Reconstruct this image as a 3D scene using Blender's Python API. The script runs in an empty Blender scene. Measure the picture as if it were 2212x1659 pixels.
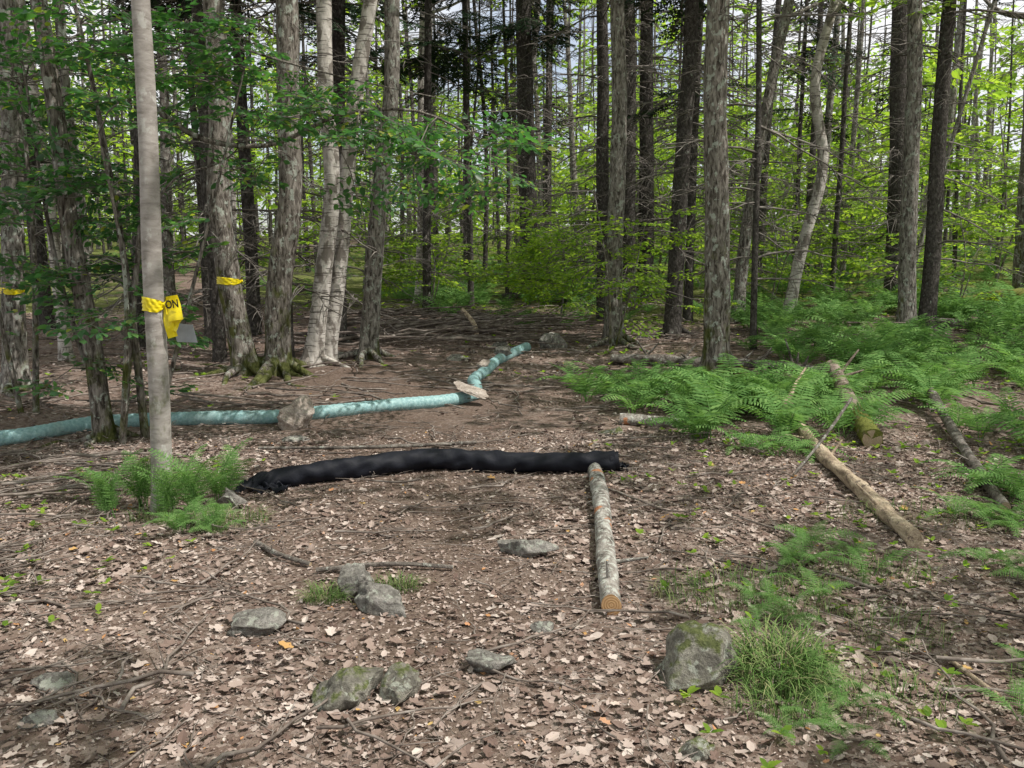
import bpy, math, random
import numpy as np
from mathutils import Vector
rng=np.random.default_rng(11); random.seed(11)
U=lambda a,b,n=None: rng.uniform(a,b,n)
scene=bpy.context.scene
# ---------------------------------------------------------------- terrain
_k=[(rng.uniform(0,6.28),rng.uniform(.5,1.4),rng.uniform(0,6.28),.014) for _ in range(7)]+[(rng.uniform(0,6.28),rng.uniform(2.5,6),rng.uniform(0,6.28),.004) for _ in range(8)]+[(rng.uniform(0,6.28),rng.uniform(12,26),rng.uniform(0,6.28),.0012) for _ in range(8)]
def sm(t): t=np.clip(t,0,1); return t*t*(3-2*t)
def ht(x,y):
    x=np.asarray(x,float); y=np.asarray(y,float)
    yy=np.minimum(y,90); a=yy-9
    h=.025*(a+np.sqrt(a*a+2))
    h=h+.02*np.clip(x-1,0,18)*sm((y-6)/8)
    for (th,f,p,am) in _k: h=h+am*np.sin(f*(x*math.cos(th)+y*math.sin(th))+p)
    return h
def H(x,y): return float(ht(x,y))
# ---------------------------------------------------------------- mesh builder
class MB:
    def __init__(s): s.v=[];s.q=[];s.t=[];s.qm=[];s.tm=[];s.n=0
    def add(s,v,q=None,t=None,qm=0,tm=0):
        v=np.asarray(v,float).reshape(-1,3)
        if q is not None and len(q):
            q=np.asarray(q,np.int64).reshape(-1,4); s.q.append(q+s.n); s.qm.append(np.broadcast_to(np.asarray(qm),(len(q),)).copy())
        if t is not None and len(t):
            t=np.asarray(t,np.int64).reshape(-1,3); s.t.append(t+s.n); s.tm.append(np.broadcast_to(np.asarray(tm),(len(t),)).copy())
        s.v.append(v); s.n+=len(v)
    def tpl(s):
        return (np.concatenate(s.v),
          np.concatenate(s.q) if s.q else np.zeros((0,4),np.int64), np.concatenate(s.t) if s.t else np.zeros((0,3),np.int64),
          np.concatenate(s.qm) if s.q else np.zeros(0,int), np.concatenate(s.tm) if s.t else np.zeros(0,int))
    def inst(s,T,P,R,S):
        tv,tq,tt,tqm,ttm=T; P=np.asarray(P,float).reshape(-1,3); n=len(P)
        if n==0: return
        S=np.broadcast_to(np.asarray(S,float),(n,))
        V=np.einsum('nij,kj->nki',R,tv)*S[:,None,None]+P[:,None,:]
        k=len(tv); off=(np.arange(n)*k)[:,None,None]
        s.add(V.reshape(-1,3),(tq[None]+off).reshape(-1,4),(tt[None]+off).reshape(-1,3),np.tile(tqm,n),np.tile(ttm,n))
    def build(s,name,mats,origin=(0,0,0),smooth=True,parent=None):
        v,q,t,qm,tm=s.tpl(); o=np.asarray(origin,float); v=v-o
        me=bpy.data.meshes.new(name); me.vertices.add(len(v)); me.vertices.foreach_set('co',v.ravel())
        L=np.concatenate([q.ravel(),t.ravel()]); me.loops.add(len(L)); me.loops.foreach_set('vertex_index',L.astype(np.int32))
        nq,ntr=len(q),len(t); me.polygons.add(nq+ntr)
        ls=np.concatenate([np.arange(nq)*4,nq*4+np.arange(ntr)*3]).astype(np.int32)
        me.polygons.foreach_set('loop_start',ls)
        for m in mats: me.materials.append(m)
        me.polygons.foreach_set('material_index',np.concatenate([qm,tm]).astype(np.int32))
        me.polygons.foreach_set('use_smooth',np.full(nq+ntr,smooth))
        me.update(calc_edges=True)
        ob=bpy.data.objects.new(name,me); ob.location=o; scene.collection.objects.link(ob)
        return ob
def frames(D,roll=None,up=(0,0,1)):
    D=np.asarray(D,float).reshape(-1,3); D=D/np.linalg.norm(D,axis=1,keepdims=True)
    up=np.broadcast_to(np.asarray(up,float),D.shape)+np.array([1e-4,2e-4,0])
    Y=np.cross(up,D); Y/=np.linalg.norm(Y,axis=1,keepdims=True)+1e-9; Z=np.cross(D,Y)
    if roll is not None:
        c=np.cos(roll)[:,None]; s_=np.sin(roll)[:,None]; Y,Z=Y*c+Z*s_,Z*c-Y*s_
    return np.stack([D,Y,Z],axis=2)
def smooth_path(pts,n):
    pts=np.asarray(pts,float); m=len(pts)
    d=np.concatenate([[0],np.cumsum(np.linalg.norm(np.diff(pts,axis=0),axis=1))]); u=np.linspace(0,d[-1],n)
    T=np.gradient(pts,d,axis=0) if m>2 else np.repeat([(pts[-1]-pts[0])/d[-1]],m,0)
    i=np.clip(np.searchsorted(d,u,side='right')-1,0,m-2); h=(d[i+1]-d[i]); t=(u-d[i])/h
    t=t[:,None];h=h[:,None]
    return (2*t**3-3*t**2+1)*pts[i]+(t**3-2*t**2+t)*h*T[i]+(-2*t**3+3*t**2)*pts[i+1]+(t**3-t**2)*h*T[i+1]
def tube(b,pts,rad,segs=6,mat=0,cap=None,fn=None,closed_caps=True):
    pts=np.asarray(pts,float); n=len(pts); rad=np.broadcast_to(np.asarray(rad,float),(n,))
    T=np.gradient(pts,axis=0); T/=np.linalg.norm(T,axis=1,keepdims=True)+1e-12
    a=np.array([1.,0,0]) if abs(T[0][0])<.8 else np.array([0,1.,0])
    Nn=np.zeros((n,3)); cur=a
    for i in range(n):
        cur=cur-T[i]*np.dot(cur,T[i]); cur/=np.linalg.norm(cur); Nn[i]=cur
    B=np.cross(T,Nn); th=np.linspace(0,2*math.pi,segs,endpoint=False)
    R=np.repeat(rad[:,None],segs,1)
    if fn is not None: R=R*fn(np.arange(n)[:,None],th[None,:],pts)
    V=pts[:,None,:]+R[:,:,None]*(np.cos(th)[None,:,None]*Nn[:,None,:]+np.sin(th)[None,:,None]*B[:,None,:])
    i=np.arange(n-1)[:,None]; j=np.arange(segs)[None,:]; j2=(j+1)%segs
    q=np.stack([i*segs+j,i*segs+j2,(i+1)*segs+j2,(i+1)*segs+j],-1).reshape(-1,4)
    b.add(V.reshape(-1,3),q,None,mat)
    if closed_caps:
        cm=mat if cap is None else cap
        for e,k in ((0,0),(1,n-1)):
            c=V[k].mean(0)+(T[k]*(.04*rad[k])*(1 if e else -1)); ring=V[k]
            tv=np.vstack([ring,c]); t=[(x,(x+1)%segs,segs) if e else ((x+1)%segs,x,segs) for x in range(segs)]
            b.add(tv,None,t,0,cm)
# ---------------------------------------------------------------- materials
class G:
    def __init__(s,name):
        s.m=bpy.data.materials.new(name); s.m.use_nodes=True; s.nt=s.m.node_tree; s.nt.nodes.clear()
        s.out=s.nt.nodes.new('ShaderNodeOutputMaterial'); s.tc=s.nt.nodes.new('ShaderNodeTexCoord')
    def n(s,t): return s.nt.nodes.new(t)
    def l(s,a,b): s.nt.links.new(a,b)
    def co(s,sc=(1,1,1),loc=(0,0,0)):
        m=s.n('ShaderNodeMapping'); m.inputs['Scale'].default_value=sc; m.inputs['Location'].default_value=loc; s.l(s.tc.outputs['Object'],m.inputs[0]); return m.outputs[0]
    def noise(s,v,scale,det=4,rough=.55,dist=0):
        m=s.n('ShaderNodeTexNoise'); m.inputs['Scale'].default_value=scale; m.inputs['Detail'].default_value=det; m.inputs['Roughness'].default_value=rough; m.inputs['Distortion'].default_value=dist; s.l(v,m.inputs['Vector']); return m.outputs['Fac']
    def vor(s,v,scale,out='Color',feat='F1'):
        m=s.n('ShaderNodeTexVoronoi'); m.feature=feat; m.inputs['Scale'].default_value=scale; s.l(v,m.inputs['Vector']); return m.outputs[out]
    def ramp(s,f,st):
        r=s.n('ShaderNodeValToRGB'); e=r.color_ramp.elements
        while len(e)<len(st): e.new(.5)
        for i,(p,c) in enumerate(st):
            e[i].position=p; e[i].color=(c,c,c,1) if isinstance(c,(int,float)) else (*c,1)
        s.l(f,r.inputs[0]); return r.outputs[0]
    def mix(s,f,a,b,bt='MIX'):
        m=s.n('ShaderNodeMix'); m.data_type='RGBA'; m.blend_type=bt
        for inp,val in ((0,f),(6,a),(7,b)):
            if hasattr(val,'links'): s.l(val,m.inputs[inp])
            elif isinstance(val,(int,float)): m.inputs[inp].default_value=val
            else: m.inputs[inp].default_value=(*val,1)
        return m.outputs[2]
    def math(s,op,a,b=0.):
        m=s.n('ShaderNodeMath'); m.operation=op
        for i,val in ((0,a),(1,b)):
            if hasattr(val,'links'): s.l(val,m.inputs[i])
            else: m.inputs[i].default_value=val
        return m.outputs[0]
    def bump(s,h,st=.5,d=.01):
        m=s.n('ShaderNodeBump'); m.inputs['Strength'].default_value=st; m.inputs['Distance'].default_value=d; s.l(h,m.inputs['Height']); return m.outputs[0]
    def z(s):
        m=s.n('ShaderNodeSeparateXYZ'); s.l(s.tc.outputs['Object'],m.inputs[0]); return m.outputs[2]
    def attr(s,nm):
        m=s.n('ShaderNodeAttribute'); m.attribute_name=nm; return m.outputs['Fac']
    def pbr(s,c,rough=.8,nrm=None,spec=.3,fin=True):
        p=s.n('ShaderNodeBsdfPrincipled')
        if hasattr(c,'links'): s.l(c,p.inputs['Base Color'])
        else: p.inputs['Base Color'].default_value=(*c,1)
        p.inputs['Roughness'].default_value=rough; p.inputs['Specular IOR Level'].default_value=spec
        if nrm is not None: s.l(nrm,p.inputs['Normal'])
        if fin: s.l(p.outputs[0],s.out.inputs[0])
        return p.outputs[0]
    def diff(s,c,nrm=None,fin=True):
        p=s.n('ShaderNodeBsdfDiffuse'); s.l(c,p.inputs[0])
        if nrm is not None: s.l(nrm,p.inputs['Normal'])
        if fin: s.l(p.outputs[0],s.out.inputs[0])
        return p.outputs[0]
def leafmat(name,stops,trans,tc,gloss=False):
    g=G(name); geo=g.n('ShaderNodeNewGeometry'); r=geo.outputs['Random Per Island']
    c=g.ramp(r,stops); p=g.pbr(c,.42,None,.4,False) if gloss else g.diff(c,None,trans<=0)
    if trans>0:
        t=g.n('ShaderNodeBsdfTranslucent'); c2=g.mix(1.0,c,tc,'MULTIPLY'); g.l(c2,t.inputs[0])
        mx=g.n('ShaderNodeMixShader'); mx.inputs[0].default_value=trans; g.l(p,mx.inputs[1]); g.l(t.outputs[0],mx.inputs[2]); g.l(mx.outputs[0],g.out.inputs[0])
    return g.m
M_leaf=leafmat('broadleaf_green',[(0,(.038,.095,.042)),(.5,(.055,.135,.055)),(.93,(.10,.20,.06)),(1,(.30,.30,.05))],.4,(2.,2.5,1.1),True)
M_leafb=leafmat('sunlit_broadleaf',[(0,(.10,.18,.035)),(.5,(.16,.27,.045)),(1,(.26,.37,.06))],.5,(2.4,2.3,1.1))  # sunlit look put into the colour: brighter, yellower copy of the leaf green
M_need=leafmat('spruce_needles',[(0,(.028,.048,.03)),(.6,(.042,.07,.04)),(1,(.065,.10,.05))],0,None)
M_fern=leafmat('fern_green',[(0,(.09,.18,.055)),(.5,(.13,.25,.08)),(1,(.20,.33,.11))],.3,(1.8,1.9,1.2))
M_grass=leafmat('grass_green',[(0,(.06,.12,.03)),(.6,(.11,.19,.055)),(1,(.28,.27,.14))],0,None)
M_litter=leafmat('dead_leaves',[(0,(.14,.095,.08)),(.3,(.235,.175,.15)),(.6,(.33,.26,.23)),(.88,(.44,.365,.33)),(.975,(.53,.46,.42)),(.99,(.42,.19,.08)),(1,(.46,.34,.14))],0,None)
def bark(name,stops,vs=(16,16,3),lich=None,lam=.6,moss=0.,bs=.7,horiz=False):
    g=G(name); v=g.co(vs); f=g.noise(v,1,5,.66,.5); c=g.ramp(f,stops)
    if horiz:
        hb=g.noise(g.co((4,4,45)),1,3,.6); c=g.mix(g.ramp(hb,[(.56,0.),(.62,.85)]),c,(.07,.06,.055))
        c=g.mix(g.ramp(g.noise(g.co((1,1,.5),(7,2,0)),8,4,.6),[(.52,0.),(.58,.8)]),c,(.13,.11,.095))
    if lich is not None:
        lf=g.ramp(g.noise(g.co((1,1,.8),(3,1,0)),12,4,.65),[(lam,0.),(lam+.05,.8)]); c=g.mix(lf,c,lich)
    if moss>0:
        zf=g.math('SUBTRACT',moss,g.math('MULTIPLY',g.z(),.42)); mf=g.math('ADD',g.noise(g.co((1,1,.6)),5,4,.6),g.math('MULTIPLY',zf,.30))
        c=g.mix(g.ramp(mf,[(.62,0.),(.74,.9)]),c,g.ramp(f,[(.35,(.045,.055,.015)),(.65,(.12,.13,.035))]))
    g.diff(c,g.bump(f,bs,.025)); return g.m
B_spruce=bark('spruce_bark',[(.3,(.028,.025,.023)),(.5,(.07,.063,.058)),(.7,(.15,.138,.128))],(30,30,18),lich=(.24,.27,.23),lam=.62,bs=1.)
B_gray=bark('gray_hardwood_bark',[(.38,(.055,.048,.042)),(.48,(.17,.153,.137)),(.66,(.35,.325,.30))],(30,30,9),lich=(.38,.41,.36),lam=.56,moss=.45,bs=1.)
B_maple=bark('mossy_maple_bark',[(.38,(.05,.042,.036)),(.48,(.155,.136,.12)),(.66,(.32,.29,.262))],(30,30,8),lich=(.40,.43,.38),lam=.56,moss=.75,bs=1.)
B_birch=bark('birch_bark',[(.25,(.24,.215,.195)),(.5,(.48,.445,.41)),(.75,(.66,.625,.59))],(12,12,9),lich=(.34,.36,.31),lam=.62,moss=.1,bs=.5,horiz=True)
B_smooth=bark('smooth_young_maple_bark',[(.3,(.21,.188,.17)),(.5,(.32,.293,.272)),(.75,(.43,.40,.375))],(9,9,24),lich=(.45,.44,.41),lam=.58,moss=.62,bs=.2)
B_twig=bark('dead_twig_bark',[(.3,(.08,.063,.055)),(.5,(.18,.15,.132)),(.7,(.34,.30,.275))],(9,9,9),bs=.2)
B_fine=bark('fine_branch_bark',[(.3,(.09,.08,.07)),(.7,(.27,.245,.225))],(4,4,4),bs=.1)
# ---------------------------------------------------------------- templates
def leaf_hi():
    b=MB(); b.add([(0,0,0),(.4,0,-.02),(.75,0,-.03),(1,0,-.1),(.28,.25,.04),(.68,.23,.02),(.28,-.25,.04),(.68,-.23,.02)],
      [(1,2,5,4),(1,6,7,2)],[(0,1,4),(2,3,5),(0,6,1),(2,7,3)],0,0); return b.tpl()
def leaf_lo():
    b=MB(); b.add([(0,0,0),(.45,.3,.03),(1,0,-.08),(.45,-.3,.03)],[(0,3,2,1)],None); return b.tpl()
LH,LL=leaf_hi(),leaf_lo()
def relabel(T,m): return (T[0],T[1],T[2],np.full(len(T[1]),m),np.full(len(T[2]),m))
def spray(seed,leaf,ll,nsub,step):
    r=np.random.default_rng(seed); b=MB(); x=np.linspace(0,1,7)
    main=np.stack([x,.06*np.sin(x*5+seed)*x,-.13*x*x+.02*np.sin(9*x)],1); tube(b,main,np.linspace(.009,.002,7),3,0,closed_caps=False)
    P=[];D=[];Z=[]
    def leaves(p0,d,L):
        s=.04
        k=0
        while s<L:
            side=1 if k%2 else -1; a=side*r.uniform(.6,1.1); c,s_=math.cos(a),math.sin(a)
            dd=np.array([d[0]*c-d[1]*s_,d[0]*s_+d[1]*c,d[2]+r.uniform(-.35,.15)])
            P.append(p0+d*s); D.append(dd); Z.append(r.uniform(.65,1.2)); s+=step*r.uniform(.7,1.3); k+=1
        P.append(p0+d*L); D.append(d+r.uniform(-.2,.2,3)); Z.append(1.)
    for k in range(nsub):
        t=.12+.85*k/nsub; i=t*6; i0=int(i); p0=main[i0]*(1-(i-i0))+main[min(6,i0+1)]*(i-i0)
        a=(1 if k%2 else -1)*r.uniform(.6,1.0); L=(.5*(1-t)+.13)*r.uniform(.7,1.2)
        d=np.array([math.cos(a),math.sin(a),r.uniform(-.2,.12)]); e=p0+d*L
        tube(b,np.array([p0,(p0+e)/2+[0,0,.01],e]),[.004,.003,.0015],3,0,closed_caps=False); leaves(p0,d,L)
    leaves(main[4],main[6]-main[4],.33)
    n=len(P); b.inst(relabel(leaf,1),np.array(P),frames(np.array(D),r.normal(0,.4,n)),ll*np.array(Z)); return b.tpl()
SH=[spray(i,LH,.125,10,.09) for i in range(4)]
SM=[spray(10+i,LL,.13,9,.10) for i in range(3)]
SL=[spray(20+i,LL,.20,7,.16) for i in range(3)]
def dead_branch(seed):
    r=np.random.default_rng(seed); b=MB(); x=np.linspace(0,1,6); w=r.normal(0,.02,(6,3)); w[0]=0
    main=np.stack([x,0*x,-.22*x*x],1)+w; tube(b,main,np.linspace(.012,.003,6),3,0,closed_caps=False)
    for k in range(10):
        t=r.uniform(.2,.95); p=np.array([t,0,-.22*t*t]); a=r.choice([-1,1])*r.uniform(.4,1.1); L=r.uniform(.12,.42)*(1.1-t*.6)
        d=np.array([math.cos(a),math.sin(a),r.uniform(-.5,.15)]); tube(b,np.array([p,p+d*L*.5+[0,0,-.01],p+d*L+[0,0,-.05]]),[.005,.004,.0015],3,0,closed_caps=False)
    return b.tpl()
DB=[dead_branch(i) for i in range(4)]
def bough(seed,full=True):
    r=np.random.default_rng(seed); b=MB(); x=np.linspace(0,1,6); main=np.stack([x,0*x,-.35*x*x+.12*x**4],1)
    tube(b,main,np.linspace(.011,.003,6),3,0,closed_caps=False); tv=[];tt=[]
    def needles(p,d,L,n):
        d=d/np.linalg.norm(d); s_=np.cross(d,[0,0,1]); s_/=np.linalg.norm(s_)
        for k in range(n):
            q=p+d*L*(k+.5)/n
            for sg in (-1,1):
                e=q+(s_*sg*r.uniform(.8,1.2)+d*.7+np.array([0,0,r.uniform(-.5,.3)]))*.045
                i=len(tv); tv.extend([q-d*L/n*.5,q+d*L/n*.5,e]); tt.append((i,i+1,i+2))
    ns=12 if full else 7
    for k in range(ns):
        t=.1+.88*k/ns; p=np.array([t,0,-.35*t*t+.12*t**4])
        for sg in (-1,1):
            L=(.42*(1-t)+.10)*r.uniform(.7,1.15); a=sg*r.uniform(.7,1.05); d=np.array([math.cos(a),math.sin(a),r.uniform(-.55,-.1)])
            needles(p,d,L,int(max(3,L/(.032 if full else .06))))
    needles(np.array([.5,0,-.1]),np.array([.5,0,-.12]),.52,10); b.add(tv,None,tt,0,1); return b.tpl()
BO=[bough(i) for i in range(3)]; BL=[bough(9+i,False) for i in range(3)]
def frond(mode,seed):
    r=np.random.default_rng(seed); b=MB(); n=14; ang=np.linspace(1.1,-.45,n); st=1/n
    pts=np.zeros((n+1,3))
    for i in range(n): pts[i+1]=pts[i]+st*np.array([math.cos(ang[i]),0,math.sin(ang[i])])
    tube(b,pts,np.linspace(.007,.0015,n+1),3,0,closed_caps=False); tv=[];tq=[];tt=[]
    NP={'hi':20,'mid':17,'lo':13}[mode]
    for k in range(NP):
        t=.16+.82*k/NP; f=t*n; i=int(f); p=pts[i]*(1-(f-i))+pts[min(n,i+1)]*(f-i); T=pts[min(n,i+1)]-pts[i]; T/=np.linalg.norm(T)
        Nn=np.array([-T[2],0,T[0]]); L=.25*min(1,.5+(t-.14)/.3)*(1-t)**.7+.014
        for sg in (-1,1):
            d=T*.30+np.array([0,sg*.93,0])-Nn*.15+r.normal(0,.06,3); d/=np.linalg.norm(d); w=T*.72/NP
            if mode=='hi' and L>.05:
                m=int(max(4,L/.021))
                for j in range(m):
                    u=(j+.5)/m; c=p+d*L*u-Nn*.05*L*u*u; ww=.023*(1-u)**.6+.003; half=d*L/m*.44
                    for s2 in (-1,1):
                        a=len(tv); tv.extend([c-half,c+half,c+T*s2*ww+half*.9+Nn*.002]); tt.append((a,a+1,a+2) if s2<0 else (a+1,a,a+2))
            elif mode=='mid':
                a=len(tv); e=p+d*L-Nn*.06*L
                tv.extend([p,p+d*L*.25+w*.40,p+d*L*.45+w*.20,p+d*L*.6+w*.32,e,p+d*L*.6-w*.32,p+d*L*.45-w*.2,p+d*L*.25-w*.40])
                tq.extend([(a,a+7,a+6,a+2),(a+2,a+6,a+5,a+3)]); tt.extend([(a,a+2,a+1),(a+3,a+5,a+4)])
            else:
                a=len(tv); tv.extend([p,p+d*L*.35+w*.38,p+d*L-Nn*.05*L,p+d*L*.35-w*.38]); tq.append((a,a+3,a+2,a+1))
    b.add(tv,tq,tt,0,0); return b.tpl()
FH=[frond('hi',i) for i in range(3)]; FM=[frond('mid',3+i) for i in range(3)]; FL=[frond('lo',7+i) for i in range(2)]
def oakleaf(seed):
    r=np.random.default_rng(seed); n=14; b=MB(); v=[]; cx_=r.uniform(-.1,.5); cy_=r.uniform(-.2,1.3)
    for i in range(n):
        a=2*math.pi*i/n; rr=(1 if i%2 else .55)*r.uniform(.8,1.15); x=.5*math.cos(a)*(.75+.25*rr); y=.36*math.sin(a)*rr; v.append((x,y,r.uniform(-.04,.04)+ cy_*y*y+cx_*x*x))
    v.append((0,0,0)); b.add(v,None,[(i,(i+1)%n,n) for i in range(n)]); return b.tpl()
OK=[oakleaf(i) for i in range(8)]
def ovate_dry(seed):
    r=np.random.default_rng(seed); b=MB(); c=r.uniform(.1,.5)
    b.add([(-.5,0,.1),(-.2,.22,c*.3),(.2,.22,c*.35),(.5,0,0),(.2,-.22,c*.2),(-.2,-.22,c*.3),(0,0,0)],None,[(i,6,(i+1)%6) for i in range(6)]); return b.tpl()
OV=[ovate_dry(i) for i in range(3)]
def twigT(seed):
    r=np.random.default_rng(seed); b=MB(); n=9; x=np.linspace(-.5,.5,n); y=np.cumsum(r.normal(0,.034,n)); z=np.abs(np.cumsum(r.normal(0,.012,n)))
    p=np.stack([x,y-y.mean(),z],1); tube(b,p,np.linspace(.011,.004,n),5,0)
    for k in range(r.integers(0,4)):
        i=r.integers(2,n-1); a=r.choice([-1,1])*r.uniform(.4,.9); L=r.uniform(.1,.3); tube(b,np.array([p[i],p[i]+[math.cos(a)*L,math.sin(a)*L,.03]]),[.005,.002],4,0)
    return b.tpl()
TW=[twigT(i) for i in range(12)]
def bladeT():
    b=MB(); z=np.array([0,.30,.52,.55,.45])*.9; X=np.array([0,.06,.25,.5,.72]); w=np.array([.012,.013,.011,.008,.001])*.8
    v=[]
    for i in range(5): v+= [(X[i],-w[i],z[i]),(X[i],w[i],z[i])]
    b.add(v,[(2*i,2*i+1,2*i+3,2*i+2) for i in range(4)]); return b.tpl()
BLD=bladeT()
def flatR(n,tilt=.25):
    a=U(0,6.283,n); D=np.stack([np.cos(a),np.sin(a),rng.normal(0,tilt,n)],1); return frames(D,rng.normal(0,tilt,n))
def multi(b,Ts,P,R,S):
    n=len(P); k=rng.integers(0,len(Ts),n); S=np.broadcast_to(S,(n,))
    for i,T in enumerate(Ts):
        m=k==i
        if m.any(): b.inst(T,P[m],R[m],S[m])
# ---------------------------------------------------------------- sun / sky / camera
el,az=math.radians(58),math.radians(108)
sunv=np.array([math.cos(el)*math.sin(az),math.cos(el)*math.cos(az),math.sin(el)])
w=bpy.data.worlds.new("World"); scene.world=w; w.use_nodes=True; nt=w.node_tree
sky=nt.nodes.new('ShaderNodeTexSky'); sky.sky_type='NISHITA'; sky.sun_disc=False; sky.sun_elevation=el; sky.sun_rotation=az; sky.dust_density=1.5; sky.ozone_density=.5
tcw=nt.nodes.new('ShaderNodeTexCoord'); nz_=nt.nodes.new('ShaderNodeTexNoise'); nz_.inputs['Scale'].default_value=2.2; nz_.inputs['Detail'].default_value=6; nt.links.new(tcw.outputs['Generated'],nz_.inputs['Vector'])
rp=nt.nodes.new('ShaderNodeValToRGB'); rp.color_ramp.elements[0].position=.36; rp.color_ramp.elements[0].color=(.25,.25,.25,1); rp.color_ramp.elements[1].position=.54; rp.color_ramp.elements[1].color=(.95,.95,.95,1); nt.links.new(nz_.outputs['Fac'],rp.inputs[0])
mxw=nt.nodes.new('ShaderNodeMix'); mxw.data_type='RGBA'; nt.links.new(rp.outputs[0],mxw.inputs[0]); nt.links.new(sky.outputs[0],mxw.inputs[6]); mxw.inputs[7].default_value=(7.4,7.4,7.5,1)
bg=nt.nodes['Background']; bg.inputs[1].default_value=.15; nt.links.new(mxw.outputs[2],bg.inputs[0])
sl=bpy.data.lights.new('sun','SUN'); sl.energy=5; sl.angle=math.radians(.5); sl.color=(1,.95,.88); so=bpy.data.objects.new('sun',sl); scene.collection.objects.link(so)
so.rotation_euler=Vector(-sunv).to_track_quat('-Z','Y').to_euler(); so.location=(20,-10,40)
cd=bpy.data.cameras.new('camera'); cam=bpy.data.objects.new('camera',cd); scene.collection.objects.link(cam); scene.camera=cam
cam.location=(0,0,1.6); cam.rotation_euler=(math.radians(82),0,0); cd.sensor_width=36; cd.lens=31.2; cd.clip_end=1000
scene.view_settings.view_transform='Standard'; scene.view_settings.look='None'; scene.view_settings.exposure=0
# gaps cut in the foliage to place sun patches on the floor (world x, y, radius)
gaps=[(-1.5,4.7,.5),(-.6,4.75,.5),(.2,4.6,.4),(-2.8,4.6,.5),(-2.2,10.3,.6),(-1.3,10.4,.6),(-5,14,1),(3.4,8.2,1.0),(6,10.5,1.2),(1.6,9.3,.7),(2,15,1),(.1,3.2,.3),(9,18,2.5),(5,22,2.5),(0,20,1.5),(1.2,13.4,.8),(-1.7,18.5,1.2),(2.6,5.4,.5),(2.2,3.2,.35),(0,25,3.),(2,32,4.),(9,29,4.),(16,30,4.),(-2,38,4.),(-9,30,2.),(12,22,3.),(20,40,5.),(6,42,4.)]
def lit(P,soft=.65):
    gd=P-sunv*((P[:,2:3]-ht(P[:,0],P[:,1])[:,None])/sunv[2]); ok=np.ones(len(P),bool); hi=P[:,2]-ht(P[:,0],P[:,1])>4
    for (a_,b_,r_) in gaps: ok&=~((np.hypot(gd[:,0]-a_,gd[:,1]-b_)<r_+soft)&hi)
    return ok
def multil(b,Ts,P,R,S):
    ok=lit(P); S=np.broadcast_to(S,(len(P),))
    if ok.any(): multi(b,Ts,P[ok],R[ok],S[ok])
# ---------------------------------------------------------------- ground
def pathmask(x,y):
    cx=np.interp(y,[0,4,6,8,10,12,14,18,30],[-.3,-.4,-.6,-.9,-1.3,-2.2,-3.6,-6,-12]); hw=np.interp(y,[0,4,5,7,9,12,16],[.3,.7,1.2,1.4,1.7,1.8,1.6])
    wob=.25*np.sin(2.1*y+x)+.15*np.sin(5*x+3*y); return sm(1.2-np.abs(x-cx)/hw*.75+wob*.5-.25)
def axis(a,b,step,lo,hi):
    c=list(np.arange(a,b+step,step)); s=step
    while c[-1]<hi: s*=1.13; c.append(c[-1]+s)
    s=step
    while c[0]>lo: s*=1.13; c.insert(0,c[0]-s)
    return np.array(c)
gx=axis(-7,7,.05,-300,300); gy=axis(2,13,.05,-60,400); X,Y=np.meshgrid(gx,gy); Zg=ht(X,Y)
nx,ny=len(gx),len(gy); b=MB(); i=np.arange(ny-1)[:,None]; j=np.arange(nx-1)[None,:]
b.add(np.stack([X,Y,Zg],-1).reshape(-1,3),np.stack([i*nx+j,i*nx+j+1,(i+1)*nx+j+1,(i+1)*nx+j],-1).reshape(-1,4))
g=G('forest_floor_soil'); co=g.co()
n1=g.noise(co,2.2,5,.6); n2=g.noise(co,42,4,.7); vc=g.vor(g.co((1,1,.3)),34,'Color'); sp=g.n('ShaderNodeSeparateColor'); g.l(vc,sp.inputs[0])
litc=g.ramp(sp.outputs[0],[(0,(.13,.09,.075)),(.4,(.22,.165,.14)),(.75,(.31,.25,.22)),(1,(.41,.34,.305))])
soil=g.ramp(n2,[(.3,(.075,.052,.042)),(.5,(.15,.11,.09)),(.72,(.29,.23,.195))])
c=g.mix(g.math('ADD',g.math('MULTIPLY',g.attr('path'),.6),.3),litc,soil); c=g.mix(.6,c,g.ramp(n1,[(.3,(.6,.56,.53)),(.7,(1,1,1))]),'MULTIPLY')
mo=g.ramp(g.math('MULTIPLY',g.attr('moss'),g.math('ADD',n1,.25)),[(.42,0.),(.60,.9)])
c=g.mix(mo,c,g.ramp(n2,[(.3,(.05,.075,.02)),(.7,(.18,.20,.06))]))
g.diff(c,g.bump(n2,.9,.02))
gr=b.build('ground',[g.m]); me=gr.data
pm=pathmask(X,Y).ravel(); a=me.attributes.new('path','FLOAT','POINT'); a.data.foreach_set('value',pm.astype(np.float32))
mm=(sm((Y-15)/6)*.9+.5*sm((X-.5)/2)*sm((Y-7)/3)).clip(0,1)*(1-pathmask(X,Y)); a=me.attributes.new('moss','FLOAT','POINT'); a.data.foreach_set('value',mm.ravel().astype(np.float32))
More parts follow.
